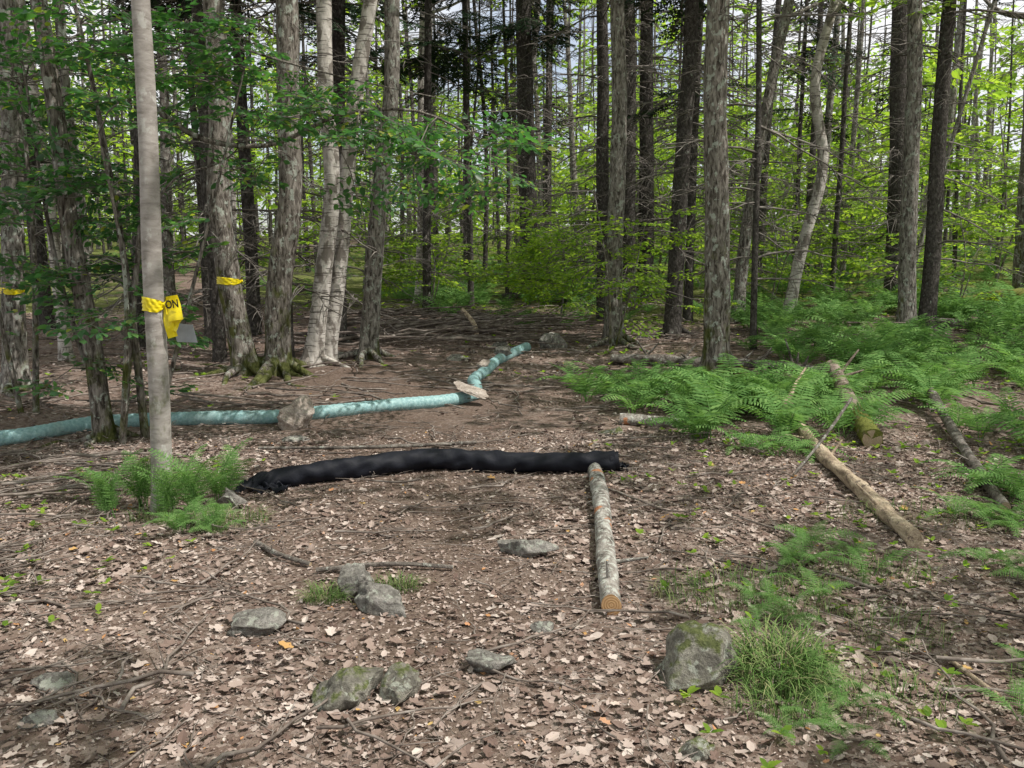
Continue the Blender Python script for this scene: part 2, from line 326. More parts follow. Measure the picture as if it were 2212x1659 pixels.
# ---------------------------------------------------------------- leaf litter
def scatter(n,xr,yr,keep=None):
    x=U(xr[0],xr[1],n); y=U(yr[0],yr[1],n)
    if keep is not None: m=U(0,1,n)<keep(x,y); x,y=x[m],y[m]
    return np.stack([x,y,ht(x,y)],1)
b=MB()
clump=lambda x,y: .35+.65*sm(.5+.9*np.sin(2.3*x+1.1*y+1)*np.sin(1.7*y-2.9*x)+.5*np.sin(6.1*x+4*y))
kp=lambda x,y: (1-.93*pathmask(x,y)*sm((y-3.6)/1.0))*np.where(np.abs(x)<.64*y+.6,1,.15)*clump(x,y)
P=scatter(36000,(-5,5),(1.9,7.5),kp); P[:,2]+=U(.002,.020,len(P)); multi(b,OK+OV,P,flatR(len(P),.24),.016+.060*U(0,1,len(P))**1.8)
P=scatter(30000,(-12,13),(7,20),kp); P[:,2]+=U(.0,.015,len(P)); multi(b,OV,P,flatR(len(P),.3),U(.035,.085,len(P)))
P=scatter(140000,(-4,4),(1.9,8),lambda x,y:np.where(np.abs(x)<.64*y+.4,1,.0)*(1-.45*pathmask(x,y)*sm((y-4)/2))); P[:,2]+=U(.0,.008,len(P)); b.inst(LL,P,flatR(len(P),.4),.008+.03*U(0,1,len(P))**2)
b.build('leaf_litter',[M_litter],smooth=False)
# ---------------------------------------------------------------- twigs
b=MB(); P=scatter(3200,(-5,5),(2,9.5),lambda x,y:np.where(np.abs(x)<.66*y+.5,1,.1)); P[:,2]+=.016; multi(b,TW,P,flatR(len(P),.06),rng.gamma(1.6,.10,len(P))+.05)
P=scatter(90,(-4,3.5),(2.3,8)); P[:,2]+=.02; multi(b,TW,P,flatR(len(P),.04),U(.4,.9,len(P)))
P=scatter(900,(-10,12),(9,22)); P[:,2]+=.02; multi(b,TW,P,flatR(len(P),.06),U(.4,1.6,len(P)))
b.build('fallen_twigs',[B_twig])
def pile(name,n,xr,yr,zr,ang,sc,asd=.38):
    b=MB(); P=scatter(n,xr,yr); P[:,2]+=U(zr[0],zr[1],n); a=rng.normal(ang,asd,n); D=np.stack([np.cos(a),np.sin(a),rng.normal(0,.05,n)],1)
    multi(b,TW,P,frames(D,rng.normal(0,.3,n)),U(sc[0],sc[1],n)); return b.build(name,[B_twig])
pile('brush_pile',115,(-5.6,-2.6),(4.2,7.2),(.01,.10),.35,(.4,1.4),.5)
pile('brush_pile',80,(-2.6,.6),(13.4,16.6),(.03,.30),-.08,(1.0,2.8))
pile('brush_pile',18,(-2.8,-.6),(4.0,5.2),(.01,.03),-.1,(.3,.9))
pile('brush_pile',20,(4.5,9),(11.5,14.5),(.02,.2),.2,(.8,1.8),.9)
# ---------------------------------------------------------------- trees
def trunk(b,pts,r0,h,segs=16,flare=.7,mat=0,rough=.05):
    z0=pts[0][2]; n=max(30,int(h*6)); full=smooth_path(pts,n); zz=full[:,2]-z0
    ph=U(0,6.28,6); k=int(rng.integers(4,7))
    rad=r0*(1-.6*np.clip(zz/h,0,1))*(1+flare*np.exp(-zz/.16))
    def fn(i,th,p):
        z=zz[i]; return 1+.35*flare*np.exp(-z/.25)*np.cos(k*th+ph[0])+rough*(np.sin(3*th+z*1.3+ph[1])+.6*np.sin(5*th-z*3+ph[2])+.5*np.sin(2*th+z*7+ph[3]))
    tube(b,full,rad,segs,mat,fn=fn); return full,rad
def roots(b,x,y,r,n,L,mat=0):
    for k in range(n):
        a=k*6.283/n+U(-.4,.4); l=L*U(.5,1.2); d=np.array([math.cos(a),math.sin(a)]); p=[]
        for t in np.linspace(0,1,10):
            q=np.array([x,y])+d*(r*.7+l*t)+np.array([-d[1],d[0]])*.14*math.sin(t*5+k)*t; p.append((q[0],q[1],H(*q)+.15*(1-t)**3*(r/.15)+.025*math.cos(t*5+k)-.03*t))
        tube(b,np.array(p),np.linspace(r*.40,.014,10),7,mat)
def at(full,z):
    return np.array([np.interp(z,full[:,2],full[:,0]),np.interp(z,full[:,2],full[:,1]),z]).T
def tree(name,x,y,xt,r,kind,h=13.,mid=None,bark_=None,live=4.5,nd=70,rt=0,nl=6,rl=5.):
    z0=H(x,y)-.08; zf=1.6+.2757*y; s=(xt-x)/(zf-z0)
    pts=[(x,y,z0)]
    zs=[z0+(zf-z0)*t for t in (.25,.5,.75,1)]
    wob={'spruce':.02,'smooth':.0}.get(kind,.035)
    for i,z in enumerate(zs):
        dx=s*(z-z0)+(U(-wob,wob) if i<3 else 0)
        if mid: dx+=mid[i]
        pts.append((x+dx,y+U(-wob,wob),z))
    if h>zf+1: pts.append((pts[-1][0]+s*.6*(h-zf)+U(-.2,.2),y+U(-.3,.3),h))
    b=MB(); full,rad=trunk(b,pts,r,h,flare=.35 if kind!='hard' else (.5 if r<.09 else .75),rough=.025 if kind in('spruce','smooth') else .05)
    ztop=full[-1,2]
    if rt: roots(b,x,y,r,rt,r*rl)
    if kind=='spruce':
        n=int(nd*1.3); z=U(z0+.9,min(live+3,ztop-.5),n); a=U(0,6.28,n); D=np.stack([np.cos(a),np.sin(a),U(-.35,.25,n)],1); T=[(q[0],q[1],q[2],q[3]*0+2,q[4]*0+2) for q in DB]
        multi(b,T,at(full,z),frames(D,U(-.5,.5,n)),U(.4,1.7,n)*np.where(U(0,1,n)<.2,1.3,1))
        n=int((ztop-live)*5); z=U(live,ztop-.2,n); a=U(0,6.28,n); D=np.stack([np.cos(a),np.sin(a),U(-.3,.2,n)],1)
        multil(b,[(q[0],q[1],q[2],q[3]*0+2,q[4]) for q in BO],at(full,z),frames(D,U(-.3,.3,n)),(1-.7*(z-live)/(ztop-live+.1))*U(1.2,2.0,n))
        mats=[bark_ or B_spruce,M_need,B_fine]
    else:
        mats=[bark_,M_leafb,B_fine]; zs=np.linspace(max(zf*.95,5.5),ztop-.6,nl)
        for z in zs:
            p=at(full,z); a=U(0,6.28); L=U(1.2,2.6); e=p+np.array([math.cos(a)*L,math.sin(a)*L,L*.7]); m=(p+e)/2+np.array([0,0,-.25]); lp=smooth_path([p,m,e],8)
            tube(b,lp,np.linspace(r*.35,.012,8),6,0)
            n=5; k=rng.integers(3,8,n); aa=U(0,6.28,n); D=np.stack([np.cos(aa),np.sin(aa),U(-.3,.3,n)],1)
            multil(b,[(q[0],q[1],q[2],np.where(q[3]==0,2,1),q[4]) for q in SM],lp[k],frames(D,rng.normal(0,.3,n)),U(.9,1.4,n))
        n=16; z=U(z0+1.2,zf+1,n); a=U(0,6.28,n); D=np.stack([np.cos(a),np.sin(a),U(-.1,.5,n)],1); T=[(q[0],q[1],q[2],q[3]*0+2,q[4]*0+2) for q in DB]
        if kind!='smooth': multi(b,T,at(full,z),frames(D),U(.3,1.0,n))
    return b.build(name,mats,(x,y,z0)),full
TREES=[]
def t(*a,**k): o,f=tree(*a,**k); TREES.append((o,f)); return o,f
t('young_maple_tree',-2.26,5.57,-2.22,.066,'smooth',bark_=B_smooth,h=11,mid=[.01,.0,.01,0])
t('maple_tree',-5.76,10.2,-5.5,.13,'hard',bark_=B_gray,rt=5)
t('maple_tree',-3.62,7.75,-3.95,.085,'hard',bark_=B_maple,h=10,rt=4)
t('maple_tree',-3.38,11.3,-3.62,.155,'hard',bark_=B_maple,rt=6,mid=[-.12,-.14,-.05,0],rl=7)
t('maple_tree',-3.02,11.35,-2.74,.165,'hard',bark_=B_maple,rt=9,mid=[.0,.10,.02,0],rl=8)
t('spruce_tree',-3.22,12.7,-3.15,.08,'spruce')
t('birch_tree',-2.72,12.0,-2.42,.12,'hard',bark_=B_birch,rt=4,mid=[.1,.16,.06,0],rl=7)
t('birch_tree',-2.60,12.25,-1.85,.12,'hard',bark_=B_birch,mid=[.02,-.02,-.08,0])
t('spruce_tree',-2.88,14.7,-2.72,.13,'spruce',rt=5)
t('maple_tree',-2.06,12.6,-1.62,.13,'hard',bark_=B_gray,rt=7,mid=[.03,.05,.04,0],rl=7)
t('spruce_tree',.46,22.3,.27,.25,'spruce',live=5.0,nd=110,h=15,rt=5)
t('spruce_tree',1.77,17.2,1.66,.14,'spruce',live=5)
t('maple_tree',1.60,13.9,1.56,.14,'hard',bark_=B_gray,mid=[0,.03,.04,0],rt=5,rl=8)
t('spruce_tree',2.60,20,2.5,.2,'spruce',h=14,nd=90,live=5.5)
t('spruce_tree',3.05,20.4,2.95,.19,'spruce',h=14,nd=90,live=5.5)
t('spruce_tree',2.66,14.8,2.86,.145,'spruce',live=6,nd=80,rt=4)
t('spruce_tree',3.38,17.1,3.46,.09,'spruce')
t('maple_tree',2.57,11.1,2.46,.165,'hard',bark_=B_maple,rt=6)
t('maple_tree',4.26,16.8,5.0,.12,'hard',bark_=B_gray,mid=[-.1,-.12,-.1,0])
t('birch_tree',5.1,16.5,5.72,.11,'hard',bark_=B_birch,mid=[.1,.2,-.12,0])
t('spruce_tree',8.55,19.9,8.3,.22,'spruce',h=14,rt=4,nd=80,live=6)
t('maple_tree',6.45,14.5,6.26,.14,'hard',bark_=B_gray,rt=6)
t('spruce_tree',6.82,14.6,6.85,.135,'spruce',live=6,rt=5)
t('maple_tree',11.3,19.6,11.0,.25,'hard',bark_=B_maple,rt=5)
for (x,y,xt,r,k,bk) in [(-1.9,20.5,-2.4,.05,'hard',B_gray),(3.6,13.2,3.5,.05,'spruce',None),(7.9,25,7.9,.07,'spruce',None),(9.6,26,9.8,.09,'hard',B_gray),(-6.3,12.5,-6.6,.08,'hard',B_birch),(-5.9,14,-5.6,.11,'spruce',None),
   (-5.0,14.6,-5.1,.06,'spruce',None),(-4.5,15.5,-4.6,.12,'spruce',None),(-8.4,16,-8.6,.15,'spruce',None),(-5.2,17,-5.3,.06,'hard',B_birch),(-7.3,19,-7.2,.12,'hard',B_gray),(-4.1,12.4,-4.2,.09,'spruce',None),(-1.7,17.8,-1.6,.09,'spruce',None),
   (7.2,16.6,8.6,.045,'hard',B_gray),(-4.4,9.3,-4.5,.05,'hard',B_gray),(4.5,20,4.6,.08,'spruce',None),(6.0,22,6.3,.1,'spruce',None),(10.2,17,10.6,.07,'spruce',None),(-2.2,21,-2.0,.1,'hard',B_birch),(-.9,19.5,-1.0,.07,'spruce',None),(-1.2,24,-1.2,.11,'spruce',None),(1.0,25.5,1.0,.1,'spruce',None),(-3.6,18.5,-3.5,.1,'spruce',None),(5.4,23.5,5.4,.06,'spruce',None),(7.0,19.5,7.1,.06,'spruce',None)]:
    t('spruce_tree' if k=='spruce' else ('birch_tree' if bk is B_birch else 'maple_tree'),x,y,xt,r,k,bark_=bk,nd=60,live=5.5,nl=4)
# ---------------------------------------------------------------- shrubs and saplings with leaves
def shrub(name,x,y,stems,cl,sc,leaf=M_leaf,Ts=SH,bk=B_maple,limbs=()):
    b=MB(); z0=H(x,y)-.05; allp=[]
    for (pts,r0) in stems:
        p=smooth_path(pts,26); tube(b,p,np.linspace(r0,r0*.3,26),8,0); allp.append(p)
    for (pts,r0) in limbs:
        p=smooth_path(pts,20); tube(b,p,np.linspace(r0,r0*.25,20),6,0); allp.append(p)
    for (c,rad,n) in cl:
        c=np.array(c,float); P=c+rng.normal(0,1,(n,3))*np.array(rad)*.6
        allv=np.concatenate(allp)
        D=[]
        for p in P:
            k=np.argmin(np.linalg.norm(allv-p,axis=1)); d=p-allv[k]; D.append(d+rng.normal(0,.25,3)*np.array([1,1,.3]))
            tube(b,np.array([allv[k],(allv[k]+p)/2+[0,0,.05],p]),[.008,.006,.004],4,2,closed_caps=False)
        D=np.array(D); D[:,2]*=.4; multi(b,[(q[0],q[1],q[2],np.where(q[3]==0,2,1),q[4]) for q in Ts],P,frames(D,rng.normal(0,.3,len(D))),U(sc[0],sc[1],n))
    return b.build(name,[bk,leaf,B_fine],(x,y,z0))
z=H(-3.4,7.8)
shrub('witch_hazel_shrub',-3.3,7.8,[([(-3.45,7.7,z-.05),(-3.3,7.75,1.2),(-3.15,7.8,2.4),(-3.1,7.9,4.4)],.035),([(-3.3,7.85,z-.05),(-3.35,7.8,1.3),(-3.5,7.7,3),(-3.7,7.6,4.4)],.04),([(-3.55,7.8,z-.05),(-3.9,7.8,1.2),(-4.2,7.9,3.4)],.03),([(-3.2,7.75,z-.05),(-2.9,7.8,1.0),(-2.6,7.8,2.0),(-2.2,7.7,3.3)],.025),([(-3.4,7.6,z-.05),(-3.25,7.5,1.5),(-3.3,7.3,2.6)],.03)],
  [((-3.4,7.7,1.2),(.32,.3,.6),26),((-3.65,7.7,2.3),(.7,.4,.55),34),((-3.5,7.7,3.3),(1.0,.5,.45),30),((-2.55,7.8,3.3),(.6,.4,.3),13),((-2.8,7.9,2.2),(.3,.3,.4),6),((-1.75,8.0,2.95),(.6,.35,.20),15),((-1.0,8.05,2.8),(.6,.35,.16),17),((-.35,8.1,2.6),(.35,.3,.25),10),((-1.3,8.0,2.5),(.6,.35,.10),8)],(.45,.8),
  limbs=[([(-3.2,7.8,3.0),(-2.65,7.85,2.62),(-2.1,7.9,2.58),(-1.5,8.0,2.85),(-.8,8.05,2.88),(-.2,8.1,2.6)],.028),([(-3.1,7.8,3.7),(-2.2,7.9,3.35),(-1.4,8,3.15),(-.6,8.1,3.0)],.016),([(-3.2,7.8,1.9),(-2.9,7.85,2.3),(-2.5,7.9,2.45),(-2.1,7.9,2.9)],.014)])
z=H(-4.9,9)
shrub('beech_sapling',-4.9,9,[([(-4.9,9,z-.05),(-4.8,9,1.6),(-4.9,9.1,4.6)],.035),([(-5.1,9.1,z-.05),(-5.3,9,2),(-5.2,9,4.8)],.03)],[((-4.9,9,1.6),(.5,.5,.6),14),((-4.9,9,3.4),(.9,.6,.8),36)],(.5,.9))
z=H(1.5,13.4)
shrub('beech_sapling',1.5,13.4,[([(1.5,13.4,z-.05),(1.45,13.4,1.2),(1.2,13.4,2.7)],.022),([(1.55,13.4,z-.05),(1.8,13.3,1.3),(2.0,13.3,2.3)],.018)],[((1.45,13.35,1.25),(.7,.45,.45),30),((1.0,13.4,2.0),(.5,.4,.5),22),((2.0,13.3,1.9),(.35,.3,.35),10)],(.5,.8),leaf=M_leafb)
for (x,y,s,n) in [(-1.7,18.5,1.,32),(-.2,26,1.6,30),(1.4,21,1.3,26),(3.9,24,1.8,34),(6.6,21,1.6,30),(9.8,23,2,36),(-4,24,1.6,26),(5.4,18.6,1.1,16),(-6.5,20,1.4,26),(.9,16.8,1.1,24),(8.5,17,1.0,16),(13,24,2.2,36),(7.5,27,2.3,36)]:
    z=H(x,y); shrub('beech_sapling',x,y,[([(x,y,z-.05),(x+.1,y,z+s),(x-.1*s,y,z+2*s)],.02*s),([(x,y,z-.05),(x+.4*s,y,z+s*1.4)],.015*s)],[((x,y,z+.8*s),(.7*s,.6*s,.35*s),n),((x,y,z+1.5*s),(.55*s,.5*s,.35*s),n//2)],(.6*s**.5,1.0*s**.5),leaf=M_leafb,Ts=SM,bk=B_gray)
# ---------------------------------------------------------------- background forest
b=MB()
n=370; ys=23+48*U(0,1,n)**1.1; xs=U(-1,1,n)*(.66*ys+5)
fT=[(q[0],q[1],q[2],np.where(q[3]==0,2,1),q[4]) for q in SL]; fB=[(q[0],q[1],q[2],q[3]*0+2,q[4]*0+4) for q in BL]; dT=[(q[0],q[1],q[2],q[3]*0+2,q[4]) for q in DB]
for ii,(x,y) in enumerate(zip(xs,ys)):
    h=U(10,15); pole=ii%5<2; r=U(.035,.075) if pole else U(.06,.16); z0=H(x,y)-.1; con=pole or U(0,1)<(.6 if x<2 else .22); lean=U(-.9,.9)*(0.25 if con else 1)
    p=smooth_path([(x,y,z0),(x+lean*.3+U(-.12,.12),y,z0+h*.3),(x+lean*.7+U(-.2,.2),y,z0+h*.65),(x+lean,y,z0+h)],12)
    tube(b,p,np.linspace(r,r*.35,12),7,0 if con else 3)
    if con:
        m=12; zz=U(z0+1,z0+8,m); a=U(0,6.28,m); D=np.stack([np.cos(a),np.sin(a),U(-.3,.2,m)],1); multi(b,dT,at(p,zz),frames(D),U(.6,1.8,m))
        if pole: continue
        lv=U(3.5,7.5); m=11; zz=U(z0+lv,z0+h,m); a=U(0,6.28,m); D=np.stack([np.cos(a),np.sin(a),U(-.3,.1,m)],1); multil(b,fB,at(p,zz),frames(D),U(1.3,2.2,m)*(1.1-.7*(zz-z0-lv)/(h-lv)))
    else:
        m=9; zz=U(z0+h*.35,z0+h,m); P=at(p,zz)+rng.normal(0,1.1,(m,3)); a=U(0,6.28,m); D=np.stack([np.cos(a),np.sin(a),U(-.3,.3,m)],1); multil(b,fT,P,frames(D,rng.normal(0,.35,m)),U(1.2,2.0,m))
nc=350; ys=25+42*U(0,1,nc); xs=U(-1,1,nc)*(.66*ys+4); zc=ht(xs,ys)+U(.4,1,nc)+rng.gamma(1.6,2.2,nc)
for x,y,zc_ in zip(xs,ys,zc):
    m=int(U(7,15)); 
    if x<1 and U(0,1)<.5: continue
    P=np.array([x,y,zc_])+rng.normal(0,1,(m,3))*np.array([1.3,1.3,.7]); P[:,2]=np.maximum(P[:,2],ht(P[:,0],P[:,1])+.25)
    a=U(0,6.28,m); D=np.stack([np.cos(a),np.sin(a),U(-.3,.3,m)],1); multi(b,fT,P,frames(D,rng.normal(0,.35,m)),U(.9,1.8,m))
m=1300; ys=U(66,84,m); xs=U(-62,62,m); zz=ht(xs,ys)+.3+15*U(0,1,m)**1.5; a=U(0,6.28,m); D=np.stack([np.cos(a),np.sin(a),U(-.9,.9,m)],1)
multi(b,fT,np.stack([xs,ys,zz],1),frames(D,rng.normal(0,.9,m)),U(2.0,3.2,m))
b.build('background_forest',[B_spruce,M_leafb,B_fine,B_gray,M_need])
# ---------------------------------------------------------------- unseen leaf clumps added overhead to dapple the sunlight
b=MB(); nc=125; cx=U(-9,26,nc); cy=U(-12,22,nc); cz=U(8.0,12,nc)
for x,y,zc_ in zip(cx,cy,cz):
    m=20; P=np.array([x,y,zc_])+rng.normal(0,1,(m,3))*np.array([.85,.85,.5]); a=U(0,6.28,m); D=np.stack([np.cos(a),np.sin(a),U(-.3,.3,m)],1); multil(b,SL,P,frames(D,rng.normal(0,.35,m)),U(.9,1.4,m))
b.build('shade_canopy',[B_fine,M_leafb])
# ---------------------------------------------------------------- ferns
def ferns(b,P,Ts,nf,sc,up=(-.35,.25)):
    for p in P:
        n=int(U(*nf)); a=np.linspace(0,6.283,n,endpoint=False)+U(-.3,.3,n); D=np.stack([np.cos(a),np.sin(a),U(up[0],up[1],n)],1); s=U(*sc)
        multi(b,Ts,np.repeat([p],n,0)+rng.normal(0,.02,(n,3))*[1,1,0],frames(D,U(-.35,.35,n)),s*U(.7,1.15,n))
def fern_obj(name,P,Ts,nf=(6,10),sc=(.35,.55),up=(-.35,.25)):
    b=MB(); ferns(b,P,Ts,nf,sc,up); return b.build(name,[M_fern],smooth=False)
def ell(n,cx,cy,rx,ry):
    a=U(0,6.28,n); r=np.sqrt(U(0,1,n)); x=cx+rx*r*np.cos(a); y=cy+ry*r*np.sin(a); return np.stack([x,y,ht(x,y)],1)
fern_obj('fern_patch',np.concatenate([ell(16,1.5,9.5,.9,1.1),ell(17,2.6,8.5,.9,.9),ell(13,3.6,9.8,1.3,1.0),ell(5,1.9,7.7,.6,.35)]),FM,(6,10),(.5,.88),(-.1,.5))
fern_obj('fern_patch',np.concatenate([ell(36,6.2,10.2,2.4,2.0),ell(14,4.9,7.7,.9,1.0),ell(14,4.6,12.6,1.4,1.2)]),FM,(6,9),(.45,.85),(-.1,.5))
fern_obj('fern',ell(5,3.2,6.0,.4,.35),FM,(6,8),(.42,.58)); fern_obj('fern',ell(4,2.85,5.2,.35,.25),FH,(5,8),(.32,.46)); fern_obj('fern',ell(3,2.6,4.3,.25,.3),FH,(5,7),(.3,.4)); fern_obj('fern',ell(4,3.9,5.4,.45,.3),FM,(6,8),(.5,.65)); fern_obj('fern',ell(3,2.0,7.0,.3,.2),FM,(6,8),(.4,.5)); fern_obj('fern',ell(5,4.3,6.3,.5,.4),FM,(6,8),(.45,.6))
fern_obj('fern',np.array([(-2.54,5.45,H(-2.54,5.45)),(-2.42,5.7,H(-2.42,5.7))]),FH,(9,12),(.44,.54),(.3,1.1)); fern_obj('fern',np.array([(-2.02,5.5,H(-2.02,5.5)),(-1.95,5.75,H(-1.95,5.75)),(-2.14,5.35,H(-2.14,5.35))]),FH,(8,11),(.44,.54),(.3,1.1)); fern_obj('fern',ell(4,-1.8,5.05,.18,.12),FH,(5,7),(.24,.34),(0,.5))
fern_obj('fern',ell(5,1.6,4.5,.45,.3),FH,(4,7),(.24,.36)); fern_obj('fern',ell(3,1.0,2.75,.15,.1),FH,(4,6),(.14,.22)); fern_obj('fern',ell(5,2.0,2.95,.25,.3),FH,(5,6),(.22,.32)); fern_obj('fern',ell(5,1.25,3.8,.35,.25),FH,(4,6),(.2,.3)); fern_obj('fern',ell(3,1.15,3.15,.2,.2),FH,(4,6),(.18,.26))
P=np.concatenate([scatter(620,(-4,24),(15,45),lambda x,y:sm((x+5)/8)*np.where(np.abs(x)<.66*y,1,0)),scatter(190,(4,12),(11,18)),scatter(170,(-3,3),(19,34)),scatter(150,(-25,-3),(20,45))])
fern_obj('fern_undergrowth',P,FL,(6,8),(.5,.95),(-.1,.5))
b=MB(); P=np.concatenate([scatter(300,(.6,4.5),(2.5,7.5)),scatter(140,(-4,-1.8),(3.5,7)),scatter(200,(1,7),(7,12)),scatter(600,(-8,12),(9,24),lambda x,y:1-pathmask(x,y))])
for p in P:
    n=int(U(3,7)); a=U(0,6.28,n); D=np.stack([np.cos(a),np.sin(a),U(.1,.8,n)],1); b.inst(LH,np.repeat([p+np.array([0,0,.03])],n,0),frames(D),U(.025,.055,n)*(1+.12*max(0,p[1]-6)))
b.build('seedling_undergrowth',[M_leafb])
# ---------------------------------------------------------------- grass
def grass(cx,cy,rx,ry,n,L):
    b=MB(); P=ell(n,cx,cy,rx,ry); a=np.arctan2(P[:,1]-cy,P[:,0]-cx)+rng.normal(0,1.1,n); D=np.stack([np.cos(a),np.sin(a),U(-.2,.6,n)],1)
    b.inst(BLD,P-[0,0,.005],frames(D),U(.35,1.15,n)*L); return b.build('grass_tuft',[M_grass],(cx,cy,H(cx,cy)))
grass(-.88,4.02,.10,.07,340,.12); grass(-.56,4.14,.12,.06,300,.11); grass(1.02,3.22,.20,.22,850,.21); grass(.95,2.95,.18,.12,320,.14); grass(1.1,4.0,.45,.28,650,.14); grass(-1.72,5.2,.25,.18,420,.14); grass(-2.2,5.35,.2,.12,200,.12); grass(1.75,4.3,.4,.25,380,.14);grass(.75,3.28,.12,.12,120,.1);grass(2.2,3.0,.4,.3,320,.15);grass(1.5,3.6,.35,.25,320,.13);grass(1.35,3.0,.25,.2,260,.14);grass(2.4,5.2,.5,.3,260,.13)
# ---------------------------------------------------------------- rocks
def rockmat(name,stops,mossy=.0,lich=True):
    g=G(name); n=g.noise(g.co(),11,8,.7); n2=g.noise(g.co(),60,5,.65); c=g.ramp(n,stops); c=g.mix(.6,c,g.ramp(n2,[(.35,(.35,.34,.33)),(.62,(1,1,1))]),'MULTIPLY')
    if lich: c=g.mix(g.ramp(g.noise(g.co((1,1,1),(5,2,1)),22,5,.65),[(.56,0.),(.60,.6)]),c,(.42,.44,.38))
    if mossy>0:
        geo=g.n('ShaderNodeNewGeometry'); s_=g.n('ShaderNodeSeparateXYZ'); g.l(geo.outputs['Normal'],s_.inputs[0])
        f=g.math('ADD',g.math('MULTIPLY',s_.outputs[2],.3),g.noise(g.co(),12,5,.65)); c=g.mix(g.ramp(f,[(.82-mossy,0.),(.92-mossy,.9)]),c,g.ramp(n2,[(.3,(.04,.055,.015)),(.7,(.13,.15,.04))]))
    g.pbr(c,.9,g.bump(g.math('ADD',n,g.math('MULTIPLY',n2,.5)),1.,.03),.2); return g.m
R_gray=rockmat('gray_granite',[(.36,(.12,.11,.10)),(.5,(.24,.225,.205)),(.64,(.38,.355,.33))]); R_moss=rockmat('mossy_granite',[(.36,(.12,.11,.095)),(.5,(.24,.225,.19)),(.64,(.38,.36,.31))],.12)
R_tan=rockmat('tan_sandstone',[(.36,(.32,.26,.22)),(.5,(.47,.40,.35)),(.64,(.58,.51,.46))],0,False)
import bmesh
def rock(x,y,s,rot,seed,mat,sink=.25,z=None,name='rock',tilt=(0,0),cuts=13,dr=(.42,.80)):
    bm=bmesh.new(); bmesh.ops.create_icosphere(bm,subdivisions=5,radius=1); v=np.array([a.co[:] for a in bm.verts]); r=np.random.default_rng(seed)
    for k in range(cuts):
        nn=r.normal(0,1,3); nn/=np.linalg.norm(nn); d=r.uniform(*dr); e=np.maximum(0,v@nn-d); v=v-nn[None]*(e*.97)[:,None]
    disp=np.zeros(len(v))
    for k in range(40):
        f=r.uniform(2,26); nn=r.normal(0,1,3); nn/=np.linalg.norm(nn); disp+=np.sin(f*(v@nn)+r.uniform(0,6))*.10/f*1.6
    v=v*(1+disp)[:,None]; ext=v.max(0)-v.min(0); v=(v-(v.max(0)+v.min(0))/2)/ext*np.array(s)*1.15
    for a,c in zip(bm.verts,v): a.co=c
    me=bpy.data.meshes.new(name); bm.to_mesh(me); bm.free(); me.materials.append(mat)
    for p in me.polygons: p.use_smooth=True
    o=bpy.data.objects.new(name,me); scene.collection.objects.link(o)
    o.location=(x,y,(H(x,y) if z is None else z)+s[2]*(.5-sink)); o.rotation_euler=(tilt[0],tilt[1],rot); return o
rock(-.60,3.93,(.27,.16,.13),-.6,3,R_gray,.2); rock(-.75,4.10,(.16,.15,.15),.4,4,R_gray,.2)
rock(-1.12,3.72,(.22,.15,.12),.2,5,R_gray,.3); rock(-.60,3.08,(.24,.17,.17),.3,6,R_moss,.3); rock(-.42,3.12,(.13,.12,.15),1.,7,R_moss,.3,tilt=(.2,.4))
rock(-.08,3.32,(.18,.12,.08),0,8,R_gray,.35); rock(.085,4.62,(.30,.12,.10),-.12,10,R_gray,.2,cuts=18)
rock(.70,3.22,(.31,.26,.27),.2,12,R_moss,.3,cuts=16,tilt=(math.pi,0)); rock(-1.83,5.62,(.18,.15,.17),.3,13,R_gray,.2)
rock(-1.76,3.2,(.15,.11,.08),.3,14,R_gray,.45); rock(-1.66,2.92,(.12,.10,.09),.9,15,R_gray,.4); rock(.59,2.68,(.12,.10,.08),.9,16,R_moss,.4)
rock(.6,13.5,(.42,.3,.3),.3,17,R_gray,.25); rock(.13,3.65,(.09,.07,.05),0,18,R_gray,.25); rock(-1.9,7.6,(.24,.16,.07),.2,19,R_gray,.5); rock(2.1,18.5,(.6,.4,.3),0,20,R_gray,.4); rock(-.2,13.6,(.3,.2,.15),.5,21,R_gray,.3); rock(-.75,12.5,(.35,.25,.12),.5,22,R_gray,.5);rock(.9,7.9,(.2,.2,.1),.5,23,R_moss,.5)
rock(-2.05,8.27,(.30,.26,.32),.3,44,R_tan,.1,name='boulder',tilt=(.05,.1),cuts=9,dr=(.62,.85))
rock(-.46,9.5,(.42,.17,.06),-.5,32,R_tan,0,z=H(-.5,9.5)+.12,name='stone_slab',tilt=(.1,.30),cuts=16); rock(-.37,11.3,(.17,.13,.10),.2,33,R_tan,0,z=H(-.37,11.3)+.10); rock(-.13,12.2,(.22,.15,.12),.2,34,R_gray,0,z=H(-.13,12.2)+.09)
# ---------------------------------------------------------------- green sock pipe
pp=np.array([(-7.5,7.0),(-5.5,7.3),(-4.4,7.75),(-3.9,8.2),(-3.5,8.4),(-2.9,8.45),(-2.26,8.5),(-1.87,8.72),(-1.23,9.12),(-.7,9.42),(-.42,9.75),(-.42,10.2),(-.47,10.7),(-.36,11.25),(-.17,12.1),(.05,12.7),(.22,13.2)])
p3=np.c_[pp,ht(pp[:,0],pp[:,1])+.055]; sp_=smooth_path(p3,1100); rr=np.full(1100,.070)
sarc=np.concatenate([[0],np.cumsum(np.linalg.norm(np.diff(sp_,axis=0),axis=1))])
for c in ((-.42,9.9),(-.45,10.5),(-.40,11.05),(-.2,11.95)):
    d=np.hypot(sp_[:,0]-c[0],sp_[:,1]-c[1]); rr=rr*(1-.22*np.exp(-(d/.05)**2))
def pf(i,th,p):
    s=sarc[i]; return 1+.024*np.sin(th*1+s*95+.9*np.sin(s*3+th))+.012*np.sin(2*th-s*41)+.02*np.sin(s*6+2*th)+.012*np.sin(3*th+s*170)
b=MB(); tube(b,sp_,rr,22,0,fn=pf)
